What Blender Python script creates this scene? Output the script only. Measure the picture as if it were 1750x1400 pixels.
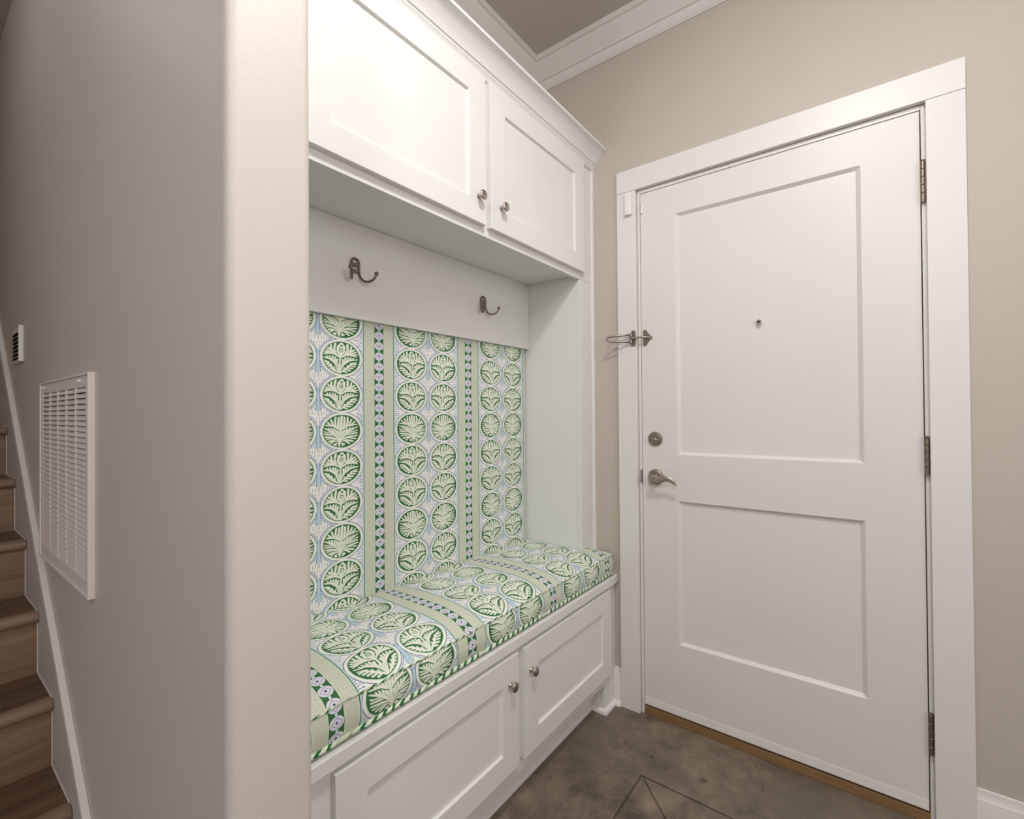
import bpy, bmesh, math, random
from mathutils import Vector, Matrix
random.seed(7)
S = bpy.context.scene
for o in list(bpy.data.objects): bpy.data.objects.remove(o)
COL = S.collection
pi = math.pi

# ------------------------------------------------------------------ camera
YAW, PIT, ROLL, FPX = 0.6534, 0.0085, -0.0076, 811.2
cam = bpy.data.cameras.new('camera'); camo = bpy.data.objects.new('camera', cam); COL.objects.link(camo)
fw = Vector((-math.sin(YAW)*math.cos(PIT), math.cos(YAW)*math.cos(PIT), math.sin(PIT)))
rt = Vector((math.cos(YAW), math.sin(YAW), 0)); up = rt.cross(fw)
R = rt*math.cos(ROLL)+up*math.sin(ROLL); U = -rt*math.sin(ROLL)+up*math.cos(ROLL)
m = Matrix((R, U, -fw)).transposed().to_4x4(); m.translation = (1.0215, -1.9517, 1.2794)
camo.matrix_world = m
cam.sensor_width = 36; cam.sensor_fit = 'HORIZONTAL'; cam.lens = FPX/1750*36; cam.clip_start = 0.02
S.camera = camo

# ------------------------------------------------------------------ light
W = bpy.data.worlds.new('world'); S.world = W; W.use_nodes = True
bg = W.node_tree.nodes['Background']; bg.inputs[0].default_value = (0.98, 0.98, 1.0, 1); bg.inputs[1].default_value = 0.5

def lamp(name, kind, loc, energy, color, size=None, rot=None, **kw):
    l = bpy.data.lights.new(name, kind); l.energy = energy; l.color = color
    o = bpy.data.objects.new(name, l); COL.objects.link(o); o.location = loc
    if size is not None:
        if kind == 'AREA': l.shape = 'DISK'; l.size = size
        else: l.shadow_soft_size = size
    if rot: o.rotation_euler = rot
    for k, v in kw.items(): setattr(l, k, v)
    return o
lamp('ceiling_lamp', 'AREA', (0.98, -1.38, 2.955), 18, (1.0, 0.985, 0.97), 0.30)
lamp('ceiling_lamp_glow', 'POINT', (0.98, -1.38, 2.80), 7, (1.0, 0.985, 0.97), 0.14)
lamp('added_side_fill', 'AREA', (2.86, -1.75, 1.95), 18, (1.0, 0.98, 0.955), 1.36, (0, pi/2, 0))  # soft fill added at the right wall to brighten the niche
lamp('hall_lamp', 'POINT', (1.25, -2.9, 2.60), 34, (1.0, 0.985, 0.97), 0.16)
lamp('added_stair_fill', 'POINT', (-1.1, -2.3, 2.85), 2.5, (1.0, 0.98, 0.96), 0.12)  # weak fill added to lift the stair side, no lamp known there
S.view_settings.view_transform = 'Standard'; S.view_settings.look = 'None'
S.view_settings.gamma = 1; S.view_settings.use_curve_mapping = False
S.view_settings.exposure = 0.13

# ------------------------------------------------------------------ node helpers
def lin(r, g, b):
    f = lambda c: (c/255/12.92) if c/255 <= .04045 else ((c/255+.055)/1.055)**2.4
    return (f(r), f(g), f(b), 1)
class NT:
    def __init__(s, name):
        s.m = bpy.data.materials.new(name); s.m.use_nodes = True; s.t = s.m.node_tree
        s.b = s.t.nodes['Principled BSDF']; s.L = s.t.links.new
    def node(s, t, **kw):
        n = s.t.nodes.new(t)
        for k, v in kw.items(): setattr(n, k, v)
        return n
    def put(s, sock, v):
        if isinstance(v, E): v = v.s
        if isinstance(v, bpy.types.NodeSocket): s.L(v, sock)
        else: sock.default_value = v
    def noise(s, vec, scale, detail=3, rough=.5, dist=0):
        n = s.node('ShaderNodeTexNoise')
        if vec is not None: s.put(n.inputs['Vector'], vec)
        n.inputs['Scale'].default_value = scale; n.inputs['Detail'].default_value = detail
        n.inputs['Roughness'].default_value = rough; n.inputs['Distortion'].default_value = dist
        return E(s, n.outputs['Fac'])
    def mix(s, f, a, b):
        n = s.node('ShaderNodeMix', data_type='RGBA'); s.put(n.inputs[0], f); s.put(n.inputs[6], a); s.put(n.inputs[7], b)
        return n.outputs[2]
    def obj(s): return s.node('ShaderNodeTexCoord').outputs['Object']
    def pos(s): return s.node('ShaderNodeNewGeometry').outputs['Position']
    def mapping(s, v, scale): 
        n = s.node('ShaderNodeMapping'); s.L(v, n.inputs[0]); n.inputs['Scale'].default_value = scale; return n.outputs[0]
    def bump(s, h, strength, dist=.001):
        n = s.node('ShaderNodeBump'); s.put(n.inputs['Height'], h); n.inputs['Strength'].default_value = strength
        n.inputs['Distance'].default_value = dist; s.L(n.outputs[0], s.b.inputs['Normal'])
    def fin(s, col, rough=.5, metal=0.0, spec=None):
        s.put(s.b.inputs['Base Color'], col); s.put(s.b.inputs['Roughness'], rough); s.b.inputs['Metallic'].default_value = metal
        if spec is not None: s.b.inputs['Specular IOR Level'].default_value = spec
        return s.m
class E:
    """a scalar socket with operators"""
    def __init__(e, nt, s): e.nt = nt; e.s = s
    def op(e, o, *a, clamp=False):
        n = e.nt.node('ShaderNodeMath', operation=o); n.use_clamp = clamp
        e.nt.put(n.inputs[0], e.s)
        for i, v in enumerate(a): e.nt.put(n.inputs[i+1], v)
        return E(e.nt, n.outputs[0])
    def __add__(e, o): return e.op('ADD', o)
    __radd__ = __add__
    def __mul__(e, o): return e.op('MULTIPLY', o)
    __rmul__ = __mul__
    def __sub__(e, o): return e.op('SUBTRACT', o)
    def __rsub__(e, o):
        n = e.nt.node('ShaderNodeMath', operation='SUBTRACT'); n.inputs[0].default_value = o; e.nt.L(e.s, n.inputs[1]); return E(e.nt, n.outputs[0])
    def __truediv__(e, o): return e.op('DIVIDE', o)
    def __abs__(e): return e.op('ABSOLUTE')
    def lt(e, o): return e.op('LESS_THAN', o)
    def gt(e, o): return e.op('GREATER_THAN', o)
    def mn(e, o): return e.op('MINIMUM', o)
    def mx(e, o): return e.op('MAXIMUM', o)
    def frac(e): return e.op('FRACT')
    def floor(e): return e.op('FLOOR')
    def sqrt(e): return e.op('SQRT')
    def sin(e): return e.op('SINE')
    def below(e, edge, w):   # smooth 1 when e < edge
        return ((edge - e)*(1.0/w) + .5).op('ADD', 0.0, clamp=True)
def hyp(a, b): return (a*a+b*b).sqrt()

def paint(name, rgb, rough=.45, tex=.0008, strength=.25, scale=220, var=.015):
    n = NT(name); p = n.obj()
    h = n.noise(p, scale, 3, .6)
    big = n.noise(p, 3.0, 2)
    c = lin(*rgb); d = tuple(x*(1-var*4) for x in c[:3])+(1,)
    n.bump(h, strength, tex)
    return n.fin(n.mix(big, d, c), rough)
M = {}
M['white'] = paint('white_cabinet_paint', (232, 231, 229), .38, .0003, .2, 160)
M['doorwhite'] = paint('white_door_paint', (230, 225, 221), .42, .0004, .2, 120)
M['trim'] = paint('white_trim_paint', (232, 229, 226), .4, .0003, .2, 140)
M['crown'] = paint('white_crown_paint', (226, 223, 218), .5, .0003, .2, 140)
M['wall'] = paint('greige_wall_paint', (196, 187, 176), .6, .0012, .55, 170, .01)
M['wallpart'] = paint('greige_partition_paint', (208, 200, 193), .5, .0010, .4, 150, .01)
M['ceil'] = paint('ceiling_paint', (194, 186, 180), .8, .001, .4, 150, .01)
M['plastic'] = paint('white_plastic', (238, 236, 234), .3, .0001, .05, 60)
M['vent'] = paint('painted_grille_metal', (240, 232, 226), .38, .0001, .05, 60)
M['caulk'] = paint('white_caulk', (235, 228, 220), .4, .0001, .1, 60)

def metal(name, rgb, rough):
    n = NT(name); v = n.noise(n.mapping(n.obj(), (60, 60, 400)), 4, 3)
    n.bump(v, .12, .0003)
    return n.fin(n.mix(v, lin(*[x*.82 for x in rgb]), lin(*rgb)), rough, 1.0)
M['nickel'] = metal('brushed_nickel', (196, 184, 174), .32)
M['darknickel'] = metal('aged_nickel', (168, 158, 148), .38)
M['pewter'] = metal('pewter_hook_metal', (140, 128, 120), .3)
M['hinge'] = metal('satin_hinge_metal', (160, 148, 134), .4)
n = NT('dark_void'); n.fin(n.mix(n.noise(n.obj(), 20), lin(26, 20, 16), lin(34, 27, 22)), .9); M['dark'] = n.m
# stained concrete
n = NT('stained_concrete'); p = n.pos()
a = n.noise(p, 3.1, 8, .68, .6); b = n.noise(p, 9, 8, .7, .3); c = n.noise(p, 85, 5, .7); g = n.noise(p, 1.7, 3, .5)
t = (a*.5 + b*.5)
t = ((t-.39)*4.6).op('ADD', 0.0, clamp=True)
col = n.mix(t, lin(70, 61, 52), lin(142, 127, 110))
col = n.mix(((g-.46)*3).op('ADD', 0.0, clamp=True), col, lin(98, 90, 78))
col = n.mix(((b-.60)*7).op('ADD', 0.0, clamp=True)*.5, col, lin(112, 84, 64))
sp = n.noise(p, 16, 2, .4); col = n.mix(((sp-.69)*16).op('ADD', 0.0, clamp=True)*.75, col, lin(50, 40, 31))
col = n.mix((c-.35)*.35, col, lin(160, 145, 128))
n.bump(c*.6+b, .35, .0015); n.fin(col, .55 + 0.0); M['concrete'] = n.m
# oak threshold
def wood(name, dark, light, axis, rough=.5, k=1):
    n = NT(name); p = n.obj()
    sc = [38, 38, 38]; sc[axis] = 1.6
    v = n.noise(n.mapping(p, tuple(s*k for s in sc)), 1, 6, .62, .8)
    w = n.noise(n.mapping(p, tuple(s*.25*k for s in sc)), 1, 3, .5, .4)
    r = n.node('ShaderNodeObjectInfo').outputs['Random']
    f = ((v*.55+w*.45-.5)*2.6+.5+(E(n, r)-.5)*.25).op('ADD', 0.0, clamp=True)
    n.bump(v, .25, .0006); return n.fin(n.mix(f, lin(*dark), lin(*light)), rough)
M['oak'] = wood('oak_threshold_wood', (118, 88, 56), (168, 132, 92), 0)
M['riser'] = wood('brown_plank_riser', (104, 82, 64), (166, 138, 112), 1)
M['tread'] = wood('brown_plank_tread', (70, 50, 36), (138, 110, 84), 1)
M['nose'] = wood('brown_plank_nosing', (112, 90, 74), (172, 146, 124), 1)

# block-print medallion: a tree of strokes inside an oval, shared by both fabrics
class GT(NT):
    def __init__(s, name):
        s.t = bpy.data.node_groups.new(name, 'ShaderNodeTree'); s.L = s.t.links.new
_mt = []
def motif_tree():
    if _mt: return _mt[0]
    g = GT('medallion')
    for nm in ('ex', 'ey', 'isB'): g.t.interface.new_socket(nm, in_out='INPUT', socket_type='NodeSocketFloat')
    g.t.interface.new_socket('d', in_out='OUTPUT', socket_type='NodeSocketFloat')
    gi = g.node('NodeGroupInput'); go = g.node('NodeGroupOutput')
    ex, ey, isB = (E(g, gi.outputs[i]) for i in range(3))
    lean = ex + (1.0-ey)*.085
    X = abs(lean)
    def seg(px, py, a, b, r0, r1):
        bx, by = b[0]-a[0], b[1]-a[1]; L2 = bx*bx+by*by
        qx = px-a[0]; qy = py-a[1]
        h = ((qx*bx+qy*by)/L2).op('ADD', 0.0, clamp=True)
        return hyp(qx-h*bx, qy-h*by)-(h*(r1-r0)+r0)
    def union(prev, segs):
        d = None
        for s_ in segs:      # each stroke waits for the one before, so few values are alive at a time
            w = d or prev
            a_ = X if w is None else w.op('MULTIPLY_ADD', 1e-9, X.s)
            b_ = ey if w is None else w.op('MULTIPLY_ADD', 1e-9, ey.s)
            q = seg(a_, b_, *s_); d = q if d is None else d.mn(q)
        return d
    A = [((0,-1.05),(0,.1),.05,.035), ((0,.1),(.17,.40),.05,.06), ((.17,.40),(.15,.72),.06,.06), ((.15,.72),(.02,.90),.05,.04),
         ((0,.28),(.0,.50),.05,.05), ((.02,.60),(.08,.70),.045,.03),
         ((.06,.06),(.34,.24),.05,.055), ((.34,.24),(.62,.24),.055,.045), ((.62,.24),(.9,.15),.045,.02),
         ((.24,.20),(.36,.5),.05,.05), ((.36,.5),(.33,.86),.05,.055), ((.36,.26),(.53,.52),.045,.05), ((.53,.52),(.55,.78),.05,.04),
         ((.45,.34),(.72,.58),.035,.045), ((.52,.27),(.82,.44),.04,.04), ((.62,.25),(.92,.29),.04,.03),
         ((.03,-.86),(.22,-.36),.03,.05), ((.22,-.36),(.52,-.10),.05,.05), ((.52,-.10),(.95,-.02),.05,.02),
         ((.19,-.44),(.15,-.10),.04,.045), ((.27,-.3),(.27,.02),.04,.04), ((.38,-.2),(.41,.06),.04,.035), ((.51,-.10),(.57,.08),.04,.03), ((.64,-.08),(.72,.06),.035,.025),
         ((.03,-.95),(.40,-.62),.03,.05), ((.40,-.62),(.70,-.28),.05,.04), ((.70,-.28),(.92,-.20),.04,.02),
         ((.20,-.80),(.42,-.86),.03,.04), ((.32,-.70),(.60,-.74),.03,.04), ((.44,-.58),(.72,-.60),.03,.04), ((.56,-.44),(.84,-.46),.03,.04), ((.68,-.31),(.92,-.33),.03,.035),
         ((.08,-.76),(.10,-.40),.025,.03), ((.24,-.76),(.27,-.58),.025,.03), ((.40,-.62),(.44,-.44),.03,.03), ((.54,-.48),(.60,-.30),.03,.03)]
    Ad = [((.07,.12),(.25,.40),.018,.022), ((.25,.40),(.24,.76),.022,.022), ((.24,.76),(.22,.94),.022,.035), ((0,.36),(0,.46),.03,.02), ((0,.54),(.07,.60),.03,.025), ((0,.72),(.07,.80),.04,.025),
          ((.07,-.04),(.28,.12),.045,.03), ((.28,.12),(.62,.13),.03,.025), ((.62,.13),(.98,.05),.025,.035),
          ((.05,-.9),(.30,-.50),.014,.02), ((.30,-.50),(.60,-.20),.02,.02), ((.60,-.20),(.96,-.10),.02,.035),
          ((.055,-.80),(.06,-.05),.012,.022), ((.13,-.62),(.16,-.36),.02,.012)]
    B = [((0,-1.0),(0,-.5),.045,.06), ((0,-.5),(.05,.08),.05,.045), ((.05,.08),(.02,.9),.05,.045),
         ((.03,-.5),(.46,-.02),.05,.055), ((.46,-.02),(.9,.24),.055,.02), ((.05,.06),(.34,.32),.05,.055), ((.34,.32),(.88,.40),.05,.02),
         ((.14,.18),(.17,.5),.04,.05), ((.17,.5),(.15,.84),.05,.045), ((.27,.28),(.34,.56),.04,.045), ((.34,.56),(.32,.84),.045,.04), ((.42,.36),(.54,.68),.04,.045), ((.56,.38),(.74,.58),.04,.035),
         ((.12,-.38),(.12,-.02),.035,.04), ((.2,-.3),(.22,.08),.035,.045), ((.31,-.18),(.35,.16),.035,.04), ((.43,-.06),(.50,.20),.035,.035), ((.58,.06),(.66,.24),.03,.025),
         ((.38,-.14),(.9,.02),.035,.03), ((.30,-.24),(.90,-.14),.035,.035), ((.03,-.55),(.42,-.38),.04,.05), ((.42,-.38),(.92,-.30),.05,.03),
         ((.38,-.42),(.84,-.48),.035,.04), ((.05,-.62),(.40,-.56),.035,.045), ((.40,-.56),(.72,-.66),.045,.04), ((.28,-.60),(.54,-.78),.035,.04),
         ((.10,-.72),(.26,-.80),.03,.045), ((.26,-.80),(.16,-.88),.045,.03)]
    Bd = [((.05,-.42),(.30,-.04),.014,.02), ((.14,-.46),(.52,-.10),.018,.02), ((.52,-.10),(.94,.10),.02,.03), ((.10,.02),(.36,.22),.035,.03), ((.36,.22),(.92,.30),.03,.03),
          ((.055,-.35),(.075,.30),.016,.014), ((.08,.3),(.08,.9),.014,.03), ((.10,-.58),(.44,-.47),.022,.03), ((.44,-.47),(.92,-.40),.02,.03), ((.08,-.68),(.20,-.70),.03,.03), ((.04,-.9),(.12,-.82),.03,.02)]
    dA = union(None, A); cA = union(dA, Ad); rA = dA.mx(0.0-cA)
    dB = union(rA, B); cB = union(dB, Bd); rB = dB.mx(0.0-cB)
    out = rA + isB*(rB-rA)
    g.L(out.s, go.inputs[0]); _mt.append(g.t); return g.t

# printed fabric: everything below is computed from the "fabric" UV map (metres)
def fabric(name, c0, P, zc, rowoff):
    n = NT(name)
    uv = n.node('ShaderNodeUVMap'); uv.uv_map = 'fabric'
    sep = n.node('ShaderNodeSeparateXYZ'); n.L(uv.outputs[0], sep.inputs[0])
    wob = n.noise(uv.outputs[0], 70, 2)
    u = E(n, sep.outputs[0]); v = E(n, sep.outputs[1])
    u = u + (wob-.5)*.0022; v = v + (n.noise(n.mapping(uv.outputs[0], (1.3, -1, 1)), 64, 2)-.5)*.0022
    RP = P*.2595
    x = (((u-c0)/P+.5).frac()-.5)*P
    ax = abs(x)
    rv = (v-zc)/RP+.5
    ri = rv.floor(); y = (rv.frac()-.5)*RP
    k = P/.43
    ex = (ax-.078*k)/(.0635*k); ey = y/(.0495*k)
    r = hyp(ex, ey)
    DG = lin(20, 98, 44); CR = lin(240, 240, 228); WH = lin(246, 243, 240); MI = lin(216, 234, 210)
    BL = lin(104, 148, 192); PB = lin(190, 212, 222); GY = lin(132, 150, 160); SG = lin(236, 231, 219)
    isB = ((((ri+rowoff)/3.0).frac())*3.0+.5).floor().lt(.5)
    gn = n.node('ShaderNodeGroup'); gn.node_tree = motif_tree()
    n.put(gn.inputs[0], ex); n.put(gn.inputs[1], ey); n.put(gn.inputs[2], isB)
    dm = E(n, gn.outputs[0])
    inner = n.mix(dm.below(.012, .016), DG, MI)
    inner = n.mix(dm.below(-.006, .016), inner, CR)
    # --- background between the ovals
    hat = (abs((y/.0062+(n.noise(uv.outputs[0], 160, 1)-.5)*1.2).frac()-.5)).lt(.15)
    hlen = n.noise(n.mapping(uv.outputs[0], (1, 160, 1)), 1, 1)
    hz = ax.gt(.151*k-(hlen*.048)) * hat
    bgc = n.mix(hz, WH, BL)
    blk = (abs(abs(y)-0).lt(.0155))*ax.gt(.1425*k)
    bgc = n.mix(blk, bgc, BL)
    # trunk between the two ovals of a pair
    tw = .0062-y*.055
    intr = (y.gt(-.050))*(y.lt(.020))
    # dashes fanning above the trunk
    fan = (abs((ax/.0085+abs(y)*14+.5).frac()-.5)).lt(.12)*((abs(y)/.0125+wob*2).frac().lt(.66))*ax.lt(.045)*abs(y).gt(.024)
    bgc = n.mix(fan*.85, bgc, GY)
    arc = abs(r-1.24).lt(.022)*ax.lt(.055)*abs(y).gt(.02)
    bgc = n.mix(arc*.8, bgc, BL)
    ring = n.mix(r.lt(1.135), n.mix(r.lt(1.185), bgc, GY), n.mix(r.lt(1.045), WH, MI))
    med = n.mix(r.lt(1.0), ring, inner)
    med = n.mix(abs(r-.985).lt(.03)*(r.lt(1.0))*.9, med, DG)
    med = n.mix(intr*ax.lt(tw), med, BL); med = n.mix(intr*ax.lt(tw-.0022), med, PB)
    # --- stripe
    hp = P/2
    s_ = hp-ax
    bead_w = .0183*k
    bp = RP/3.3
    by = (((v-zc)/bp).frac()-.5)*bp
    br = hyp(s_/(bead_w*.96), by/(bp*.395))
    dia = s_/(bead_w*.72)+abs(by)/(bp*.30)
    LI = lin(226, 222, 236)
    bead = n.mix(br.lt(1.0), DG, LI)
    bead = n.mix(abs(dia-1.0).lt(.09)*br.lt(1.0), bead, GY)
    bead = n.mix((s_.lt(.0007)+abs(by).lt(.0007))*br.lt(1.0)*.5*dia.gt(1.0), bead, GY)
    bead = n.mix(hyp(s_, by).lt(.0030*k), bead, lin(40, 60, 100))
    bead = n.mix(hyp(s_, bp*.5-abs(by)).lt(.0034*k), bead, lin(205, 232, 232))
    sgn = n.noise(uv.outputs[0], 300, 3, .65)
    sage = n.mix(((sgn-.42)*3).op('ADD', 0.0, clamp=True), lin(196, 203, 182), SG)
    st = n.mix(s_.lt(bead_w+.0018), sage, MI)
    st = n.mix(s_.lt(bead_w), st, bead)
    st = n.mix(s_.gt(.0555*k), st, MI)
    allc = n.mix(s_.lt(.0575*k), n.mix(s_.lt(.0600*k), n.mix(s_.lt(.064*k), med, PB), DG), st)
    wv = n.noise(uv.outputs[0], 900, 3, .7)
    allc = n.mix(wv*.09, allc, lin(215, 212, 200))
    n.bump(wv*.7+sgn*.6+dm.below(.02, .1)*.2, .5, .0012)
    n.fin(allc, .85, 0, .25)
    n.b.inputs['Sheen Weight'].default_value = .12
    return n.m
M['fab_back'] = fabric('block_print_fabric_back', -.747, .4365, 1.4555, 2)
M['fab_seat'] = fabric('block_print_fabric_seat', -.727, .43, .0, 1)
def piping():
    n = NT('striped_piping'); uv = n.node('ShaderNodeUVMap'); uv.uv_map = 'fabric'
    sep = n.node('ShaderNodeSeparateXYZ'); n.L(uv.outputs[0], sep.inputs[0])
    u = E(n, sep.outputs[0]); v = E(n, sep.outputs[1])
    big = n.noise(n.mapping(uv.outputs[0], (9, 0, 0)), 1, 2)
    t = (u*36+v*.8+big*1.5).frac()
    c = n.mix(t.lt(.42), lin(226, 232, 212), lin(34, 110, 52))
    c = n.mix(((big-.56)*14).op('ADD', 0.0, clamp=True), c, lin(198, 206, 182))
    c = n.mix(((big-.64)*14).op('ADD', 0.0, clamp=True), c, lin(196, 204, 232))
    return n.fin(c, .8, 0, .2)
M['piping'] = piping()

# ------------------------------------------------------------------ mesh helpers
def emp(name, loc=(0, 0, 0)):
    o = bpy.data.objects.new(name, None); o.location = loc; COL.objects.link(o); o.empty_display_size = .05; return o
def tag(o, label=None, cat=None, group=None, kind=None):
    for k, v in (('label', label), ('category', cat), ('group', group), ('kind', kind)):
        if v: o[k] = v
    return o
def mk(name, verts, faces, mat, parent=None, smooth=False, bevel=0, seg=2, uvs=None, loc=None):
    me = bpy.data.meshes.new(name)
    off = Vector(loc) if loc else Vector((0, 0, 0))
    if parent is not None and loc is None: off = world_loc(parent)
    me.from_pydata([tuple(Vector(v)-off) for v in verts], [], faces); me.update()
    bm = bmesh.new(); bm.from_mesh(me); bmesh.ops.recalc_face_normals(bm, faces=bm.faces); bm.to_mesh(me); bm.free()
    if uvs:
        ul = me.uv_layers.new(name='fabric')
        for lp in me.loops: ul.data[lp.index].uv = uvs[lp.vertex_index]
    me.materials.append(M[mat])
    if smooth:
        me.polygons.foreach_set('use_smooth', [True]*len(me.polygons))
    o = bpy.data.objects.new(name, me); COL.objects.link(o)
    if parent is not None:
        o.parent = parent; o.location = off-world_loc(parent)
    else: o.location = off
    if bevel:
        b = o.modifiers.new('bevel', 'BEVEL'); b.width = bevel; b.segments = seg; b.limit_method = 'ANGLE'; b.angle_limit = .7
        if smooth is False:
            me.polygons.foreach_set('use_smooth', [True]*len(me.polygons)); b.harden_normals = True
    return o
def world_loc(o):
    l = Vector((0, 0, 0))
    while o is not None: l = l+o.location; o = o.parent
    return l
def box(a, b):
    (x0, y0, z0), (x1, y1, z1) = a, b
    v = [(x0,y0,z0),(x1,y0,z0),(x1,y1,z0),(x0,y1,z0),(x0,y0,z1),(x1,y0,z1),(x1,y1,z1),(x0,y1,z1)]
    return v, [(0,3,2,1),(4,5,6,7),(0,1,5,4),(1,2,6,5),(2,3,7,6),(3,0,4,7)]
def boxes(*bs):
    V, F = [], []
    for a, b in bs:
        v, f = box(a, b); k = len(V); V += v; F += [tuple(i+k for i in q) for q in f]
    return V, F
def bx(name, a, b, mat, parent=None, bevel=.0015, **kw):
    v, f = box(a, b); return mk(name, v, f, mat, parent, bevel=bevel, **kw)
def loft(rings, closed=True, caps=True):
    V = [p for r in rings for p in r]; n = len(rings[0]); F = []
    for i in range(len(rings)-1):
        for j in range(n if closed else n-1):
            F.append((i*n+j, i*n+(j+1) % n, (i+1)*n+(j+1) % n, (i+1)*n+j))
    if caps: F.append(tuple(range(n))[::-1]); F.append(tuple((len(rings)-1)*n+j for j in range(n)))
    return V, F
def add(*vf):
    V, F = [], []
    for v, f in vf:
        k = len(V); V += list(v); F += [tuple(i+k for i in q) for q in f]
    return V, F
def tube(path, rad, n=10, caps=True):
    P = [Vector(p) for p in path]; rings = []
    rad = rad if isinstance(rad, (list, tuple)) else [rad]*len(P)
    ref = None
    for i, p in enumerate(P):
        t = (P[min(i+1, len(P)-1)]-P[max(i-1, 0)]).normalized()
        if ref is None:
            ref = t.cross(Vector((0, 0, 1)));
            if ref.length < .1: ref = t.cross(Vector((0, 1, 0)))
            ref.normalize()
        ref = (ref-t*ref.dot(t)).normalized(); q = t.cross(ref)
        rings.append([p+rad[i]*(math.cos(2*pi*k/n)*ref+math.sin(2*pi*k/n)*q) for k in range(n)])
    return loft(rings, True, caps)
def smoothpath(pts, n=6):
    P = [Vector(p) for p in pts]; out = []
    for i in range(len(P)-1):
        p0, p1, p2, p3 = P[max(i-1, 0)], P[i], P[i+1], P[min(i+2, len(P)-1)]
        for k in range(n):
            t = k/n
            out.append(.5*((2*p1)+(-p0+p2)*t+(2*p0-5*p1+4*p2-p3)*t*t+(-p0+3*p1-3*p2+p3)*t**3))
    out.append(P[-1]); return out
def lathe(center, axis, prof, n=28):
    """prof: (distance along axis, radius)"""
    ax = Vector(axis).normalized(); r = ax.cross(Vector((0, 0, 1)))
    if r.length < .1: r = Vector((1, 0, 0))
    r.normalize(); q = ax.cross(r); c = Vector(center)
    rings = [[c+ax*h+rr*(math.cos(2*pi*k/n)*r+math.sin(2*pi*k/n)*q) for k in range(n)] for h, rr in prof]
    return loft(rings, True, True)
def sphere(c, r, n=12):
    return lathe(c, (0, 0, 1), [(-r*math.cos(pi*i/n), max(r*math.sin(pi*i/n), 1e-5)) for i in range(n+1)], 2*n)
def autosmooth(o, ang=40):
    me = o.data; me.polygons.foreach_set('use_smooth', [True]*len(me.polygons))
    bm = bmesh.new(); bm.from_mesh(me)
    for e in bm.edges:
        if len(e.link_faces) == 2 and e.calc_face_angle() > math.radians(ang): e.smooth = False
    bm.to_mesh(me); bm.free()
    return o

# ------------------------------------------------------------------ setting
H = 2.9834; XL = -.330; YN, YF, XC = -1.6572, -1.5254, .28
# door wall (Y=0) with the door opening
OX0, OX1, OZ = .2131, 1.154, 2.2354
v, f = boxes(((XL-.12, 0, 0), (OX0, .13, H)), ((OX1, 0, 0), (2.75, .13, H)), ((OX0, 0, OZ), (OX1, .13, H)))
tag(mk('wall_back', v, f, 'wall', loc=(0, 0, 0)), kind='structure')
tag(bx('wall_left', (XL-.12, YF, 0), (XL, 0, H), 'wall', bevel=0), kind='structure')
wy0, wy1, wz0, wz1 = -2.45, -1.05, 1.22, 2.68      # unseen opening added in the right wall for the side fill
v, f = boxes(((2.75, -5.2, 0), (2.87, wy0, H)), ((2.75, wy1, 0), (2.87, .13, H)), ((2.75, wy0, 0), (2.87, wy1, wz0)), ((2.75, wy0, wz1), (2.87, wy1, H)))
tag(mk('wall_right', v, f, 'wall', loc=(0, 0, 0)), kind='structure')
v, f = boxes(((2.735, wy0-.09, wz0-.09), (2.7495, wy0, wz1+.09)), ((2.735, wy1, wz0-.09), (2.7495, wy1+.09, wz1+.09)), ((2.735, wy0, wz0-.09), (2.7495, wy1, wz0)), ((2.735, wy0, wz1), (2.7495, wy1, wz1+.09)))
tag(mk('added_window_1', v, f, 'trim', bevel=.0015, loc=(2.75, -1.75, 1.95)), kind='structure')  # frame of an added, unseen window around the side fill
tag(bx('ceiling', (-4.0, -5.2, H), (2.87, .13, H+.1), 'ceil', bevel=0), kind='structure')
# partition with rounded corners
def partition():
    r = .017; pts = [(-4.0, YN), (XC-r, YN)]
    for i in range(1, 9):
        a = -pi/2+pi/2*i/8; pts.append((XC-r+r*math.cos(a), YN+r+r*math.sin(a)))
    for i in range(0, 9):
        a = pi/2*i/8; pts.append((XC-r+r*math.cos(a), YF-r+r*math.sin(a)))
    pts += [(-4.0, YF)]
    V, F = loft([[(x, y, 0) for x, y in pts], [(x, y, H) for x, y in pts]])
    return autosmooth(tag(mk('wall_partition', V, F, 'wallpart', loc=(0, 0, 0)), kind='structure'), 30)
partition()
tag(bx('wall_stair_side', (-4.0, -2.9, 0), (-1.0, -2.78, H), 'wall', bevel=0), kind='structure')
tag(bx('wall_stair_end', (-4.12, -2.9, 0), (-4.0, YF, H), 'wall', bevel=0), kind='structure')

# floor: base plus scored slabs (saw cuts are real grooves)
fl = tag(bx('floor', (-4.0, -5.2, -.12), (2.87, .13, -.006), 'concrete', bevel=0), kind='structure')
g = .0029
def slab(pts, nm='concrete_slab'):
    V, F = loft([[(x, y, -.006) for x, y in pts], [(x, y, 0) for x, y in pts]])
    mk(nm, V, F, 'concrete', fl, bevel=.0012, seg=1)
cx_, cy_ = .352, -.342
slab([(-4, -5.2), (cx_-g, -5.2), (cx_-g, cy_+g), (2.87, cy_+g), (2.87, .13), (-4, .13)])
D_ = 1.55
slab([(cx_+g, cy_-3*g), (cx_+g, cy_-D_), (cx_+D_, cy_-D_), ][0:1]+[(cx_+g, cy_-D_), (cx_+D_-2*g, cy_-D_)])
slab([(cx_+3*g, cy_-g), (cx_+D_, cy_-g), (cx_+D_, cy_-D_+2*g)])
slab([(cx_+g, -5.2), (cx_+g, cy_-D_-2*g), (cx_+D_, cy_-D_-2*g), (cx_+D_, -5.2)])
slab([(cx_+D_+2*g, cy_-g), (cx_+D_+2*g, -5.2), (2.87, -5.2), (2.87, cy_-g)])

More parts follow.
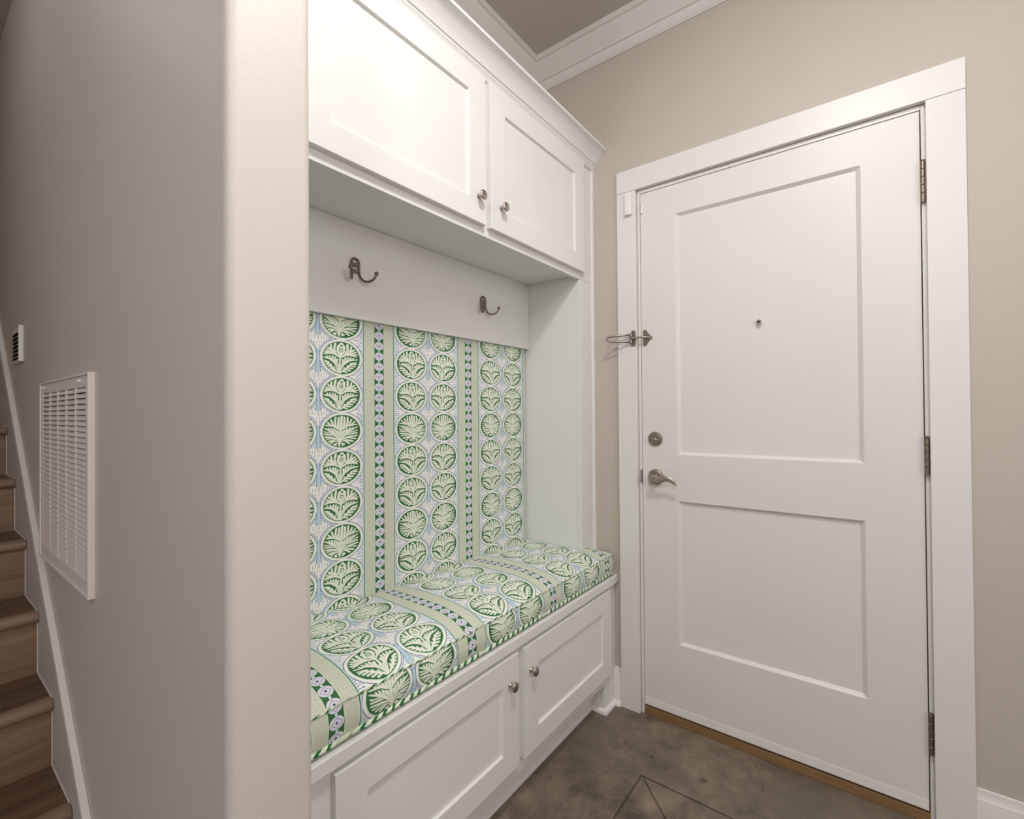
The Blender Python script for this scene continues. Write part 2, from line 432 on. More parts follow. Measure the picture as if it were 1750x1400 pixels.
# crown mouldings of the room: profile (projection, drop)
CP = [(0, 0), (.092, 0), (.092, .024), (.082, .0255), (.079, .030), (.070, .041), (.058, .053), (.047, .064), (.039, .073), (.033, .080),
      (.033, .0845), (.024, .0865), (.024, .091), (.0215, .098), (.017, .105), (.0125, .110), (.0125, .1145), (.0085, .116), (.0085, .122), (0, .122)]
def crown_back():
    a = [(XL+p, -p, H-d) for p, d in CP]; b = [(2.75, -p, H-d) for p, d in CP]
    V, F = loft([a, b]); return mk('trim_1', V, F, 'crown', loc=(0, 0, 0))
def crown_left():
    a = [(XL+p, -p, H-d) for p, d in CP]; b = [(XL+p, YF, H-d) for p, d in CP]
    V, F = loft([a, b]); return mk('trim_2', V, F, 'crown', loc=(0, 0, 0))
for o in (crown_back(), crown_left()): tag(autosmooth(o, 25), kind='structure')

# baseboards
BP = [(0, 0), (.0145, 0), (.0145, .128), (.0125, .132), (.0125, .137), (.009, .143), (.006, .153), (.005, .164), (0, .166)]
SH = [(.0145, .0005), (.030, .0005), (.0295, .006), (.027, .012), (.023, .016), (.0145, .020)]
def base(x0, x1, nm, k=1.0):
    V, F = loft([[(x0, -p, z*k) for p, z in BP], [(x1, -p, z*k) for p, z in BP]])
    o = tag(autosmooth(mk(nm, V, F, 'trim', loc=(0, 0, 0)), 30), kind='structure')
    V, F = loft([[(x0, -p, z) for p, z in SH], [(x1, -p, z) for p, z in SH]])
    autosmooth(mk('shoe_moulding', V, F, 'trim', o), 50)
base(1.2447, 2.75, 'baseboard_right'); base(.0935, .1286, 'baseboard_back', .955)

# door casing
cz = .0185
cas = tag(mk('trim_3', *boxes(((.1286, -cz, .0), (.2131, 0, 2.2350)), ), 'trim', bevel=.0015, loc=(.17, 0, 0)), kind='structure')
tag(mk('trim_4', *boxes(((1.154, -cz, .0), (1.2447, 0, 2.2350)), ), 'trim', bevel=.0015, loc=(1.2, 0, 0)), kind='structure')
tag(mk('trim_5', *boxes(((.1283, -cz-.001, 2.2357), (1.2450, 0, 2.3296)), ), 'trim', bevel=.0015, loc=(.7, 0, 2.2)), kind='structure')
# jamb (reveal) and stop
DX0, DX1, DT, DB = .2297, 1.1402, 2.2155, .0415
v, f = boxes(((.2165, -.0005, 0), (.2270, .13, 2.2320)), ((1.1432, -.0005, 0), (1.1512, .13, 2.2320)), ((.2270, -.0005, 2.2190), (1.1432, .13, 2.2320)),
             ((.2270, .046, 0), (.2390, .075, 2.219)), ((1.1310, .046, 0), (1.1432, .075, 2.219)), ((.2390, .046, 2.205), (1.1310, .075, 2.219)))
jm = tag(mk('trim_6', v, f, 'trim', bevel=.001, loc=(.7, 0, 0)), kind='structure')
mk('jamb_backing', *boxes(((.2131, .004, 0), (.2165, .13, 2.2354)), ((1.1512, .004, 0), (1.154, .13, 2.2354)), ((.2165, .004, 2.232), (1.1512, .13, 2.2354))), 'trim', jm)
mk('strike_recess', *boxes(((.2266, .0005, .972), (.2284, .035, 1.040)), ), 'dark', jm)
strike = autosmooth(mk('strike_plate', *boxes(((.2190, -.0022, .978), (.2272, .001, 1.035)), ), 'nickel', jm, bevel=.0008)); strike['label'] = 'nickel latch strike plate'
mk('weather_seal', *boxes(((.2282, .030, .0), (.2292, .045, 2.217)), ((1.1412, .022, 0), (1.1428, .045, 2.217)), ((.229, .030, 2.2165), (1.142, .045, 2.2185))), 'dark', jm)
tag(mk('trim_7', *boxes(((.2270, -.002, 0), (1.1432, .13, .0345)), ), 'oak', bevel=.002, loc=(.7, 0, 0)), kind='structure')
tag(bx('wall_outside', (.0, .135, 0), (1.4, .16, 2.5), 'dark', bevel=0), kind='structure')

# the door slab: two recessed panels with bevelled sticking
P1, P2 = .3765, .9910
PAN = [(1.1055, 2.0955), (.3310, .9165)]
def door():
    V = []; F = []
    y0 = 0.0; yd = .0125; bw = .0135; yb = .044
    def vv(x, y, z): V.append((x, y, z)); return len(V)-1
    xs = [DX0, P1, P2, DX1]; zs = [DB, PAN[1][0], PAN[1][1], PAN[0][0], PAN[0][1], DT]
    gr = [[vv(x, y0, z) for z in zs] for x in xs]
    for i in range(3):
        for j in range(5):
            q = [gr[i][j], gr[i+1][j], gr[i+1][j+1], gr[i][j+1]]
            if i == 1 and j in (1, 3):
                x0, x1, z0, z1 = P1, P2, zs[j], zs[j+1]
                ins = [vv(x0+bw, yd, z0+bw*.8), vv(x1-bw, yd, z0+bw*.8), vv(x1-bw, yd, z1-bw*.8), vv(x0+bw, yd, z1-bw*.8)]
                for k in range(4): F.append((q[k], q[(k+1) % 4], ins[(k+1) % 4], ins[k]))
                F.append(tuple(ins))
            else: F.append(tuple(q))
    b = [vv(DX0, yb, DB), vv(DX1, yb, DB), vv(DX1, yb, DT), vv(DX0, yb, DT)]
    F.append(tuple(b[::-1]))
    F.append(tuple([gr[i][0] for i in range(4)])+(b[1], b[0]))
    F.append(tuple([gr[i][5] for i in range(3, -1, -1)])+(b[3], b[2]))
    F.append(tuple([gr[0][j] for j in range(5, -1, -1)])+(b[0], b[3]))
    F.append(tuple([gr[3][j] for j in range(6)])+(b[2], b[1]))
    return mk('door_1', V, F, 'doorwhite', loc=(.685, 0, 0))
dr = tag(door(), kind='structure')
dr['label'] = 'white two-panel entry door with nickel lever and deadbolt'
# door sweep
swp = loft([[(x, y, z) for y, z in [(-.001, .0445), (-.006, .0445), (-.0065, .051), (-.004, .058), (-.0045, .068), (-.003, .074), (-.001, .074)]] for x in (DX0+.001, DX1-.001)])
o_ = autosmooth(mk('door_sweep', *swp, 'doorwhite', dr), 30)
# hinges
for zc_, hh in ((1.992, .062), (1.139, .056), (.284, .060)):
    hx, hy = 1.1462, -.0085
    V, F = add(boxes(((hx, -.0025, zc_-hh), (1.1536, .0015, zc_+hh))))
    hg = mk('hinge', V, F, 'hinge', dr, bevel=.0006)
    seg = []
    for k in range(5):
        z0 = zc_-hh+2*hh*k/5; z1 = zc_-hh+2*hh*(k+1)/5-.0012
        seg.append(lathe((hx, hy, z0), (0, 0, 1), [(0, .0052), (.0008, .0060), (z1-z0-.0008, .0060), (z1-z0, .0052)], 14))
    seg.append(lathe((hx, hy, zc_+hh), (0, 0, 1), [(0, .0058), (.003, .0062), (.0055, .003)], 14))
    seg.append(lathe((hx, hy, zc_-hh), (0, 0, -1), [(0, .0058), (.003, .0062), (.0055, .003)], 14))
    autosmooth(mk('knuckle', *add(*seg), 'hinge', hg), 40)
# peephole
c = (.6816, 0, 1.6115)
ph = autosmooth(mk('peephole', *lathe(c, (0, -1, 0), [(0, .0092), (.0015, .0092), (.0026, .0083), (.0026, .0056), (.0008, .0050), (.0008, .002)], 28), 'nickel', dr), 30)
ph['label'] = 'small round nickel door viewer'
autosmooth(mk('lens', *lathe((.6816, -.0009, 1.6115), (0, -1, 0), [(0, .0040), (.0010, .0030), (.0014, .0008)], 20), 'dark', ph), 30)
# deadbolt
c = (.2862, 0, 1.1686)
db = autosmooth(mk('deadbolt', *lathe(c, (0, -1, 0), [(0, .0300), (.004, .0300), (.0075, .0285), (.0085, .0265), (.0090, .008), (.0092, .0005)], 36), 'darknickel', dr), 30)
db['label'] = 'round nickel deadbolt rose with thumb turn'
tt = [Vector((c[0], -.0085, c[2])), Vector((c[0], -.016, c[2]))]
V, F = add(lathe((c[0], -.0085, c[2]), (0, -1, 0), [(0, .0075), (.006, .0068), (.010, .0055)], 18),
           tube([(c[0]-.006, -.0185, c[2]+.002), (c[0], -.0195, c[2]), (c[0]+.012, -.0205, c[2]-.004), (c[0]+.017, -.0195, c[2]-.005)], [.003, .0045, .004, .002], 10))
autosmooth(mk('thumb_turn', V, F, 'nickel', db), 40)
# lever
c = (.2862, 0, 1.0085)
ls = autosmooth(mk('door_lever', *lathe(c, (0, -1, 0), [(0, .0325), (.005, .0325), (.0095, .0305), (.0115, .0275), (.0125, .018), (.013, .0005)], 36), 'darknickel', dr), 30)
ls['label'] = 'curved nickel door lever on round rose'
V, F = lathe((c[0], -.012, c[2]), (0, -1, 0), [(0, .0150), (.010, .0125), (.026, .0115), (.036, .0125), (.044, .0125), (.049, .0095), (.050, .001)], 24)
autosmooth(mk('hub', V, F, 'nickel', ls), 35)
pth = smoothpath([(c[0]-.012, -.050, c[2]+.004), (c[0]+.008, -.053, c[2]+.002), (c[0]+.034, -.054, c[2]-.003), (c[0]+.062, -.052, c[2]+.002), (c[0]+.085, -.050, c[2]-.006), (c[0]+.102, -.048, c[2]-.022)], 6)
rings = []
N = len(pth)
for i, p_ in enumerate(pth):
    t_ = (pth[min(i+1, N-1)]-pth[max(i-1, 0)]).normalized(); sd = Vector((0, 1, 0)); upv = t_.cross(sd).normalized()
    s = i/(N-1); hgt = .0125*(1-s)**.6*.75+.0052; th = .0062*(1-.55*s)
    if s > .93: hgt *= .75
    rings.append([p_+upv*hgt*math.cos(2*pi*k/14)+sd*th*math.sin(2*pi*k/14) for k in range(14)])
autosmooth(mk('lever_handle', *loft(rings), 'nickel', ls), 50)
autosmooth(mk('privacy_pin', *lathe((c[0]-.022, -.010, c[2]-.012), (0, -1, 0), [(0, .0050), (.006, .005), (.0075, .003)], 14), 'hinge', ls), 30)

# ------------------------------------------------------------------ door guard (swing bar) and sensor
dg = tag(emp('door_guard', (.2, 0, 1.597)), 'aged nickel swing-bar door guard across the left side of the door and its casing', 'door lock')
def plate(outline, y0, y1, nm, par, mat='darknickel'):
    V, F = loft([[(x, y0, z) for x, z in outline], [(x, y1, z) for x, z in outline]])
    return mk(nm, V, F, mat, par, bevel=.0008)
zc_ = 1.5975
def stad(cx, cz, hw, hh, n=8):
    out = []
    for i in range(n+1):
        a = pi*i/n; out.append((cx+hw*math.cos(a), cz+hh-hw+hw*math.sin(a)))
    for i in range(n+1):
        a = pi+pi*i/n; out.append((cx+hw*math.cos(a), cz-hh+hw+hw*math.sin(a)))
    return out
jp = plate(stad(.2010, zc_, .0105, .0345), -cz-.0035, -cz, 'jamb_plate', dg)
for dz in (-.027, .027): autosmooth(mk('screw', *sphere((.2035, -cz-.0038, zc_+dz), .0028, 6), 'nickel', jp), 60)
kb = add(lathe((.1935, -cz-.010, zc_-.021), (0, 0, 1), [(0, .0068), (.013, .0068)], 14), lathe((.1935, -cz-.010, zc_+.007), (0, 0, 1), [(0, .0068), (.013, .0068)], 14),
         tube([(.1935, -cz-.010, zc_-.022), (.1935, -cz-.010, zc_+.021)], .0032, 10))
autosmooth(mk('pivot', *kb, 'darknickel', dg), 40)
# U shaped bar swung open: it stands off the casing to the left
yb_ = -cz-.012
U_ = [(.1935, yb_, zc_+.0155), (.175, yb_-.004, zc_+.0145), (.150, yb_-.016, zc_+.0125), (.128, yb_-.028, zc_+.0115), (.112, yb_-.034, zc_+.0105), (.103, yb_-.038, zc_+.006), (.1005, yb_-.039, zc_),
      (.103, yb_-.038, zc_-.006), (.112, yb_-.034, zc_-.0105), (.128, yb_-.028, zc_-.0115), (.150, yb_-.016, zc_-.0125), (.175, yb_-.004, zc_-.0145), (.1935, yb_, zc_-.0155)]
autosmooth(mk('swing_bar', *tube(smoothpath(U_, 4), .0044, 10), 'darknickel', dg), 60)
tri = [(.2375, zc_+.031), (.2405, zc_+.035), (.2455, zc_+.0355), (.2520, zc_+.032), (.2580, zc_+.022), (.2660, zc_+.011), (.2740, zc_+.007), (.2780, zc_), (.2740, zc_-.007), (.2660, zc_-.011),
       (.2580, zc_-.022), (.2520, zc_-.032), (.2455, zc_-.0355), (.2405, zc_-.035), (.2375, zc_-.031)]
dp = plate(tri, -.0035, 0, 'door_plate', dg)
for q in ((.2430, .029), (.2430, -.029), (.250, .013), (.250, -.013), (.2715, .0)):
    autosmooth(mk('screw', *sphere((q[0], -.0038, zc_+q[1]), .0026, 6), 'nickel', dp), 60)
autosmooth(mk('ball_arm', *add(tube(smoothpath([(.2650, -.004, zc_), (.2600, -.018, zc_), (.2450, -.026, zc_), (.2180, -.030, zc_), (.2020, -.032, zc_)], 5), .0046, 10), sphere((.2005, -.0325, zc_), .0058, 8),
     lathe((.2655, -.003, zc_), (0, -1, 0), [(0, .008), (.006, .007), (.010, .004)], 14)), 'nickel', dg), 50)

sn = tag(emp('door_sensor', (.184, -cz, 2.14)), 'small white plastic alarm sensor at the top left of the door casing', 'door sensor')
def capsule(x0, x1, z0, z1, y0, y1):
    out = [(x0, y0), (x1, y0), (x1, y1+.006), (x1-.006, y1), (x0+.007, y1), (x0, y1+.009)]
    return loft([[(x, y, z0) for x, y in out], [(x, y, z0+.004) for x, y in out], [(x, y, z1-.004) for x, y in out], [(x, y if y == y0 else y+.004, z1) for x, y in out]])
mk('sensor_body', *capsule(.166, .2005, 2.130, 2.2245, -cz, -cz-.017), 'plastic', sn, bevel=.002)
mk('sensor_magnet', *capsule(.2295, .2425, 2.130, 2.172, 0, -.011), 'plastic', sn, bevel=.0015)

# ------------------------------------------------------------------ cabinets
def shaker(par, x, y0, y1, z0, z1, st=.0795, th=.019, nm='door'):
    """door whose face looks to +X, front plane at x"""
    xb = x-th; V, F = [], []
    def vv(a, b, c): V.append((a, b, c)); return len(V)-1
    dp_ = .0085
    ys = [y0, y0+st, y1-st, y1]; zs = [z0, z0+.0705, z1-.0775, z1]
    gr = [[vv(x, y, z) for z in zs] for y in ys]
    for i in range(3):
        for j in range(3):
            q = [gr[i][j], gr[i+1][j], gr[i+1][j+1], gr[i][j+1]]
            if i == 1 and j == 1:
                c_ = .0025
                a = [(ys[1], zs[1]), (ys[2], zs[1]), (ys[2], zs[2]), (ys[1], zs[2])]; s_ = [(1, 1), (-1, 1), (-1, -1), (1, -1)]
                i1 = [vv(x-dp_, p[0]+c_*t[0], p[1]+c_*t[1]) for p, t in zip(a, s_)]
                for k in range(4): F.append((q[k], q[(k+1) % 4], i1[(k+1) % 4], i1[k]))
                F.append(tuple(i1))
            else: F.append(tuple(q))
    b = [vv(xb, y0, z0), vv(xb, y1, z0), vv(xb, y1, z1), vv(xb, y0, z1)]
    F.append(tuple(b[::-1]))
    F.append(tuple([gr[i][0] for i in range(4)])+(b[1], b[0])); F.append(tuple([gr[i][3] for i in range(3, -1, -1)])+(b[3], b[2]))
    F.append(tuple([gr[0][j] for j in range(3, -1, -1)])+(b[0], b[3])); F.append(tuple([gr[3][j] for j in range(4)])+(b[2], b[1]))
    return mk(nm, V, F, 'white', par, bevel=.0012, seg=2)
def knob(par, x, y, z):
    prof = [(0, .0082), (.002, .0080), (.005, .0058), (.009, .0048), (.013, .0052), (.0165, .0085), (.0185, .0140), (.0205, .0158), (.0225, .0158), (.0245, .0145), (.0262, .0105), (.0272, .005), (.0275, .0003)]
    return autosmooth(mk('knob', *lathe((x, y, z), (1, 0, 0), prof, 28), 'nickel', par), 45)

YE = YF+.0005    # cabinets end on the partition's back face
uc = tag(emp('wall_cabinet', (-.15, -.76, 1.866)), 'white wall cabinet with two shaker doors and a crown top above the bench', 'cabinet')
fb, kt = 1.8660, 2.4722
# carcass: box behind the face frame, open frame in front
v, f = boxes(((XL+.0005, YE, fb+.018), (-.0195, -.0005, fb+.034)), ((XL+.0005, YE, 2.425), (-.0195, -.0005, 2.440)), ((XL+.0005, YE, fb+.034), (-.0195, YE+.018, 2.425)), ((XL+.0005, -.0185, fb+.034), (-.0195, -.0005, 2.425)), ((XL+.0005, YE+.018, fb+.034), (XL+.0065, -.0185, 2.425)))
mk('carcass', v, f, 'white', uc)
v, f = boxes(((-.019, YE, fb), (0, -.0178, 1.9075)), ((-.019, YE, 2.345), (0, -.0178, 2.430)), ((-.019, -.1243, 1.9075), (0, -.0178, 2.345)), ((-.019, YE, 1.9075), (0, -1.395, 2.345)), ((-.019, -.79, 1.9075), (0, -.73, 2.345)))
mk('face_frame', v, f, 'white', uc, bevel=.001)
zt_ = 2.3815
d1 = shaker(uc, .019, -1.4095, -.7722, 1.8945, zt_); knob(d1, .019, -.8096, 1.9765)
d2 = shaker(uc, .019, -.7480, -.1086, 1.8945, zt_); knob(d2, .019, -.6942, 1.9770)
# cabinet crown
CC = [(0, 2.3830), (.0075, 2.3835), (.0095, 2.388), (.0125, 2.3965), (.0175, 2.403), (.0180, 2.4085), (.0225, 2.4105), (.0250, 2.418), (.0300, 2.428), (.0375, 2.439), (.0460, 2.4485), (.0530, 2.4555), (.0580, 2.4590), (.0690, 2.4620), (.0690, kt), (.0, kt), (-.06, kt), (-.06, 2.431), (0, 2.431)]
autosmooth(mk('crown_moulding', *loft([[(p, YE, z) for p, z in CC], [(p, -.0006, z) for p, z in CC]]), 'white', uc), 25)

# surround: side panels, stiles, scribe beads, header board
sr = tag(emp('bench_surround', (-.15, -.1, .58)), 'white panelled niche around the bench, with a header board that carries the hooks', 'wall panelling')
lz = .5656
mk('side_panel', *boxes(((XL+.0005, -.1243, lz), (-.0190, -.0005, fb+.0175)), ), 'white', sr)
mk('side_panel', *boxes(((XL+.0005, YE, lz), (-.0190, -1.400, fb+.0175)), ), 'white', sr)
mk('stile', *boxes(((-.0188, -.1240, lz), (-.0002, -.0178, fb-.0004)), ), 'white', sr, bevel=.0012)
mk('stile', *boxes(((-.0188, YE, lz), (-.0002, -1.4005, fb-.0004)), ), 'white', sr, bevel=.0012)
bead = [(-.0192, -.0175), (.0005, -.0505), (.0040, -.0500), (.0058, -.0465), (.0062, -.042), (.0062, -.024), (.0054, -.0195), (.002, -.0177)]
rb = [(-.0190, -.0170), (-.001, -.0178), (.0035, -.0178), (.0068, -.0160), (.0080, -.0120), (.0082, -.006), (.0082, -.0005), (-.0190, -.0005)]
autosmooth(mk('scribe_bead', *loft([[(x, y, lz) for x, y in rb], [(x, y, 2.3830) for x, y in rb]]), 'white', sr), 40)
mk('header_board', *boxes(((-.291, -1.3995, 1.5819), (-.2730, -.1248, fb+.0175)), ), 'white', sr, bevel=.0012)
mk('back_board', *boxes(((XL+.0005, -1.3995, lz), (-.3130, -.1248, 1.5815)), ), 'white', sr)
mk('back_board', *boxes(((XL+.0005, -1.3995, 1.5825), (-.2915, -.1248, fb+.0175)), ), 'white', sr)

# coat hooks: bent wire loops with two splayed prongs
def hook(y, z):
    t = tag(emp('coat_hook', (-.273, y, z)), None, 'coat hook', 'double coat hooks on the header board')
    x0 = -.2675; wr = .0037; hw = .0135
    def prong(s):
        P = [(x0, y, z+.0355), (x0, y+s*.0075, z+.0335), (x0, y+s*.0125, z+.0265), (x0+.0005, y+s*hw, z+.014), (x0+.001, y+s*hw, z-.006), (x0+.005, y+s*(hw+.002), z-.022),
             (x0+.0135, y+s*(hw+.008), z-.033), (x0+.026, y+s*(hw+.017), z-.0355), (x0+.037, y+s*(hw+.026), z-.029), (x0+.043, y+s*(hw+.031), z-.017), (x0+.0445, y+s*(hw+.033), z-.010)]
        return smoothpath(P, 5)
    L = prong(-1)[::-1]; Rr = prong(1)
    autosmooth(mk('hook_wire', *tube(L+Rr[1:], wr, 10), 'pewter', t), 60)
    e1, e2 = L[0], Rr[-1]
    for e in (e1, e2): autosmooth(mk('ball_end', *sphere(e, .0068, 8), 'pewter', t), 60)
    for zz in (z+.016, z-.004):
        c_ = mk('crossbar', *boxes(((-.2728, y-hw, zz-.006), (-.2660, y+hw, zz+.006)), ), 'pewter', t, bevel=.001)
        autosmooth(mk('screw', *sphere((-.2652, y, zz), .0032, 6), 'nickel', c_), 60)
    return t
hook(-1.0700, 1.7335)['label'] = 'double-prong nickel coat hook on the header board, the one nearer the partition'
hook(-.4580, 1.7300)['label'] = 'double-prong nickel coat hook on the header board, the one nearer the entry door'

# bench
bn = tag(emp('bench_cabinet', (-.1, -.76, 0)), 'white built-in bench cabinet with two shaker doors under a ledge', 'bench')
bf, tx, ty = .093, .024, -.105
mk('bench_top', *boxes(((XL+.0005, YE, .5310), (.1105, -.0005, .5654)), ), 'white', bn, bevel=.003, seg=3)
v, f = boxes(((bf-.019, YE, .120), (bf, ty, .172)), ((bf-.019, YE, .4950), (bf, -.0005, .5308)), ((bf-.019, ty, .0), (bf, -.0005, .4950)), ((bf-.019, YE, .0), (bf, -1.372, .4950)), ((bf-.019, -.76, .172), (bf, -.69, .495)))
mk('face_frame', v, f, 'white', bn, bevel=.001)
v, f = boxes(((XL+.0005, YE, .120), (bf-.0195, -.0005, .136)), ((XL+.0005, YE, .1365), (XL+.0165, -.0005, .5305)), ((XL+.017, YE, .1365), (bf-.0195, YE+.018, .5305)), ((XL+.017, -.0185, .1365), (bf-.0195, -.0005, .5305)))
mk('carcass', v, f, 'white', bn)
mk('toe_kick', *boxes(((tx-.016, -1.405, .0), (tx, ty, .1195)), ((tx, ty, .0), (bf-.0195, ty+.016, .1195))), 'white', bn)
d3 = shaker(bn, bf+.019, -1.3835, -.7400, .1630, .5195); knob(d3, bf+.019, -.7848, .4372)
d4 = shaker(bn, bf+.019, -.7085, -.0740, .1630, .5195); knob(d4, bf+.019, -.6731, .4370)
# quarter round at the foot, mitred around the leg
QP = [(0, .0005), (.015, .0005), (.0148, .006), (.0125, .012), (.0085, .0165), (0, .0190)]
def sh_run(path, nrm):
    rings = []
    for (x, y), (nx, ny) in zip(path, nrm): rings.append([(x+nx*p, y+ny*p, z) for p, z in QP])
    return loft(rings)
V, F = sh_run([(tx, -1.405), (tx, ty), (bf, ty), (bf, -.0155)], [(1, 0), (1, -1), (1, -1), (1, 0)])
autosmooth(mk('shoe_moulding', V, F, 'trim', bn), 55)
v, f = boxes(((tx+.0005, ty-.0065, .0005), (bf-.021, ty-.0002, .085)),)
bb = mk('base_block', v, f, 'trim', bn, bevel=.002)

# ------------------------------------------------------------------ cushions
def back_cushion():
    t = tag(emp('back_cushion', (-.305, -.77, .58)), 'upholstered backrest panel in green and blue block-print fabric behind the bench', 'cushion')
    xb, xf = -.3125, -.2905; y0, y1, z0, z1 = -1.3985, -.1290, .572, 1.5812
    ny, nz = 60, 40; rr = .010
    V, F, UV = [], [], []
    def prof(t_, L):       # rounded border
        d = min(t_, L-t_); return math.sqrt(max(0, 1-(1-min(d/rr, 1))**2))
    ysl = [y0+rr*k/4 for k in range(4)]+[y0+rr+(y1-y0-2*rr)*k/ny for k in range(ny+1)]+[y1-rr+rr*k/4 for k in range(1, 5)]
    zsl = [z0+rr*k/4 for k in range(4)]+[z0+rr+(z1-z0-2*rr)*k/nz for k in range(nz+1)]+[z1-rr+rr*k/4 for k in range(1, 5)]
    for y in ysl:
        for z in zsl:
            s = min(prof(y-y0, y1-y0), prof(z-z0, z1-z0) if z < z1-rr*1.2 else 1)
            V.append((xb+(xf-xb)*s + (0.0008*math.sin(y*23)*math.sin(z*17) if s > .99 else 0), y, z)); UV.append((y, z))
    nzc = len(zsl)
    for i in range(len(ysl)-1):
        for j in range(nzc-1): F.append((i*nzc+j, (i+1)*nzc+j, (i+1)*nzc+j+1, i*nzc+j+1))
    k = len(V)
    for y, z in ((y0, z0), (y1, z0), (y1, z1), (y0, z1)): V.append((xb-.0001, y, z)); UV.append((y, z))
    F.append((k, k+1, k+2, k+3))
    mk('fabric_panel', V, F, 'fab_back', t, smooth=True, uvs=UV)
back_cushion()

def seat_cushion():
    t = tag(emp('seat_cushion', (-.1, -.77, .5656)), 'thick seat cushion with piped edge in green and blue block-print fabric on the bench', 'cushion')
    xb, xf = -.2890, .0930; y0, y1 = -1.5235, -.0120; zb, zs = .5745, .6530
    NY = 150; NX = 34
    def ztop(x, y):
        s = (xf-x)/(xf-xb); e = (y1-y)
        c_ = .040*(1-math.exp(-s*7.5)) * (1-.18*max(0, (s-.75))*4*.5)
        edge = 1-math.exp(-max(e, 0)/.035)
        dip = .0015*math.sin(y*31+x*20)+.001*math.sin(y*57+1)
        return zs+c_*(.15+.85*edge)+dip*min(1, s*6)
    def yy(i): return y0+(y1-y0)*i/NY
    def wav(y): return .0012*math.sin(y*41)+.0010*math.sin(y*83+1)
    V, F, UV = [], [], []
    for i in range(NY+1):
        y = yy(i)
        for j in range(NX+1):
            s = j/NX; x = xf+(xb-xf)*s
            V.append((x, y, ztop(x, y)+(wav(y) if j == 0 else 0))); UV.append((y, -(x-.04)))
    w = NX+1
    for i in range(NY):
        for j in range(NX): F.append((i*w+j, i*w+j+1, (i+1)*w+j+1, (i+1)*w+j))
    mk('top_cover', V, F, 'fab_seat', t, smooth=True, uvs=UV)
    # boxing: front bulge, right end, back
    V, F, UV = [], [], []
    K = 8; r = .018
    path = [(xf, yy(i), 0) for i in range(NY)]  # front run
    pts = []
    for i in range(NY+1):
        y = yy(i)
        if y < y1-r: pts.append((xf, y, 1, 0))
    for i in range(7):
        a = pi/2*i/6; pts.append((xf-r+r*math.cos(a), y1-r+r*math.sin(a), math.cos(a), math.sin(a)))
    for i in range(1, 12): pts.append((xf-r+(xb-xf+r)*i/11, y1, 0, 1))
    ulen = y0; last = None
    for (x, y, nx, ny) in pts:
        if last: ulen += math.hypot(x-last[0], y-last[1])
        last = (x, y)
        top = ztop(min(x, xf), min(y, y1-.0005))+(wav(y) if nx > .9 else 0)
        for k in range(K+1):
            s = k/K; bul = .0075*math.sin(pi*s)*(1+.12*math.sin(y*19))
            V.append((x+nx*bul, y+ny*bul*.8, zb+(top-zb)*s)); UV.append((ulen, (zb+(top-zb)*s-.6265)-.1116))
    w = K+1
    for i in range(len(pts)-1):
        for k in range(K): F.append((i*w+k, (i+1)*w+k, (i+1)*w+k+1, i*w+k+1))
    mk('boxing', V, F, 'fab_seat', t, smooth=True, uvs=UV)
    # underside
    mk('bottom_cover', *boxes(((xb, y0, zb-.003), (xf-.004, y1-.004, zb+.001)), ), 'fab_seat', t, uvs=[(0, 0)]*8)
    # piping
    def pipe(nm, z_of, rad, off, yend):
        P = []
        for (x, y, nx, ny) in pts[:len(pts)-4]:
            P.append(Vector((x+nx*off, y+ny*off, z_of(x, y, nx))))
        V, F = tube(P, rad, 8); UV = []; u = 0
        for i in range(len(P)):
            if i: u += (P[i]-P[i-1]).length
            for k in range(8): UV.append((u, abs(k/4-1)))
        mk(nm, V, F, 'piping', t, smooth=True, uvs=UV)
    pipe('piping', lambda x, y, nx: zb+.0025+.0006*math.sin(y*60), .0050, .0035, 0)
    pipe('piping', lambda x, y, nx: ztop(x, min(y, y1-.0005))+(wav(y) if nx > .9 else 0), .0022, .0008, 0)
    # closed back
    V = [(xb, yy(i), z) for i in range(0, NY+1, 10) for z in (zb, ztop(xb, yy(i)))]
    F = [(2*i, 2*i+1, 2*i+3, 2*i+2) for i in range(len(V)//2-1)]
    mk('back_cover', V, F, 'fab_seat', t, uvs=[(0, 0)]*len(V))
seat_cushion()

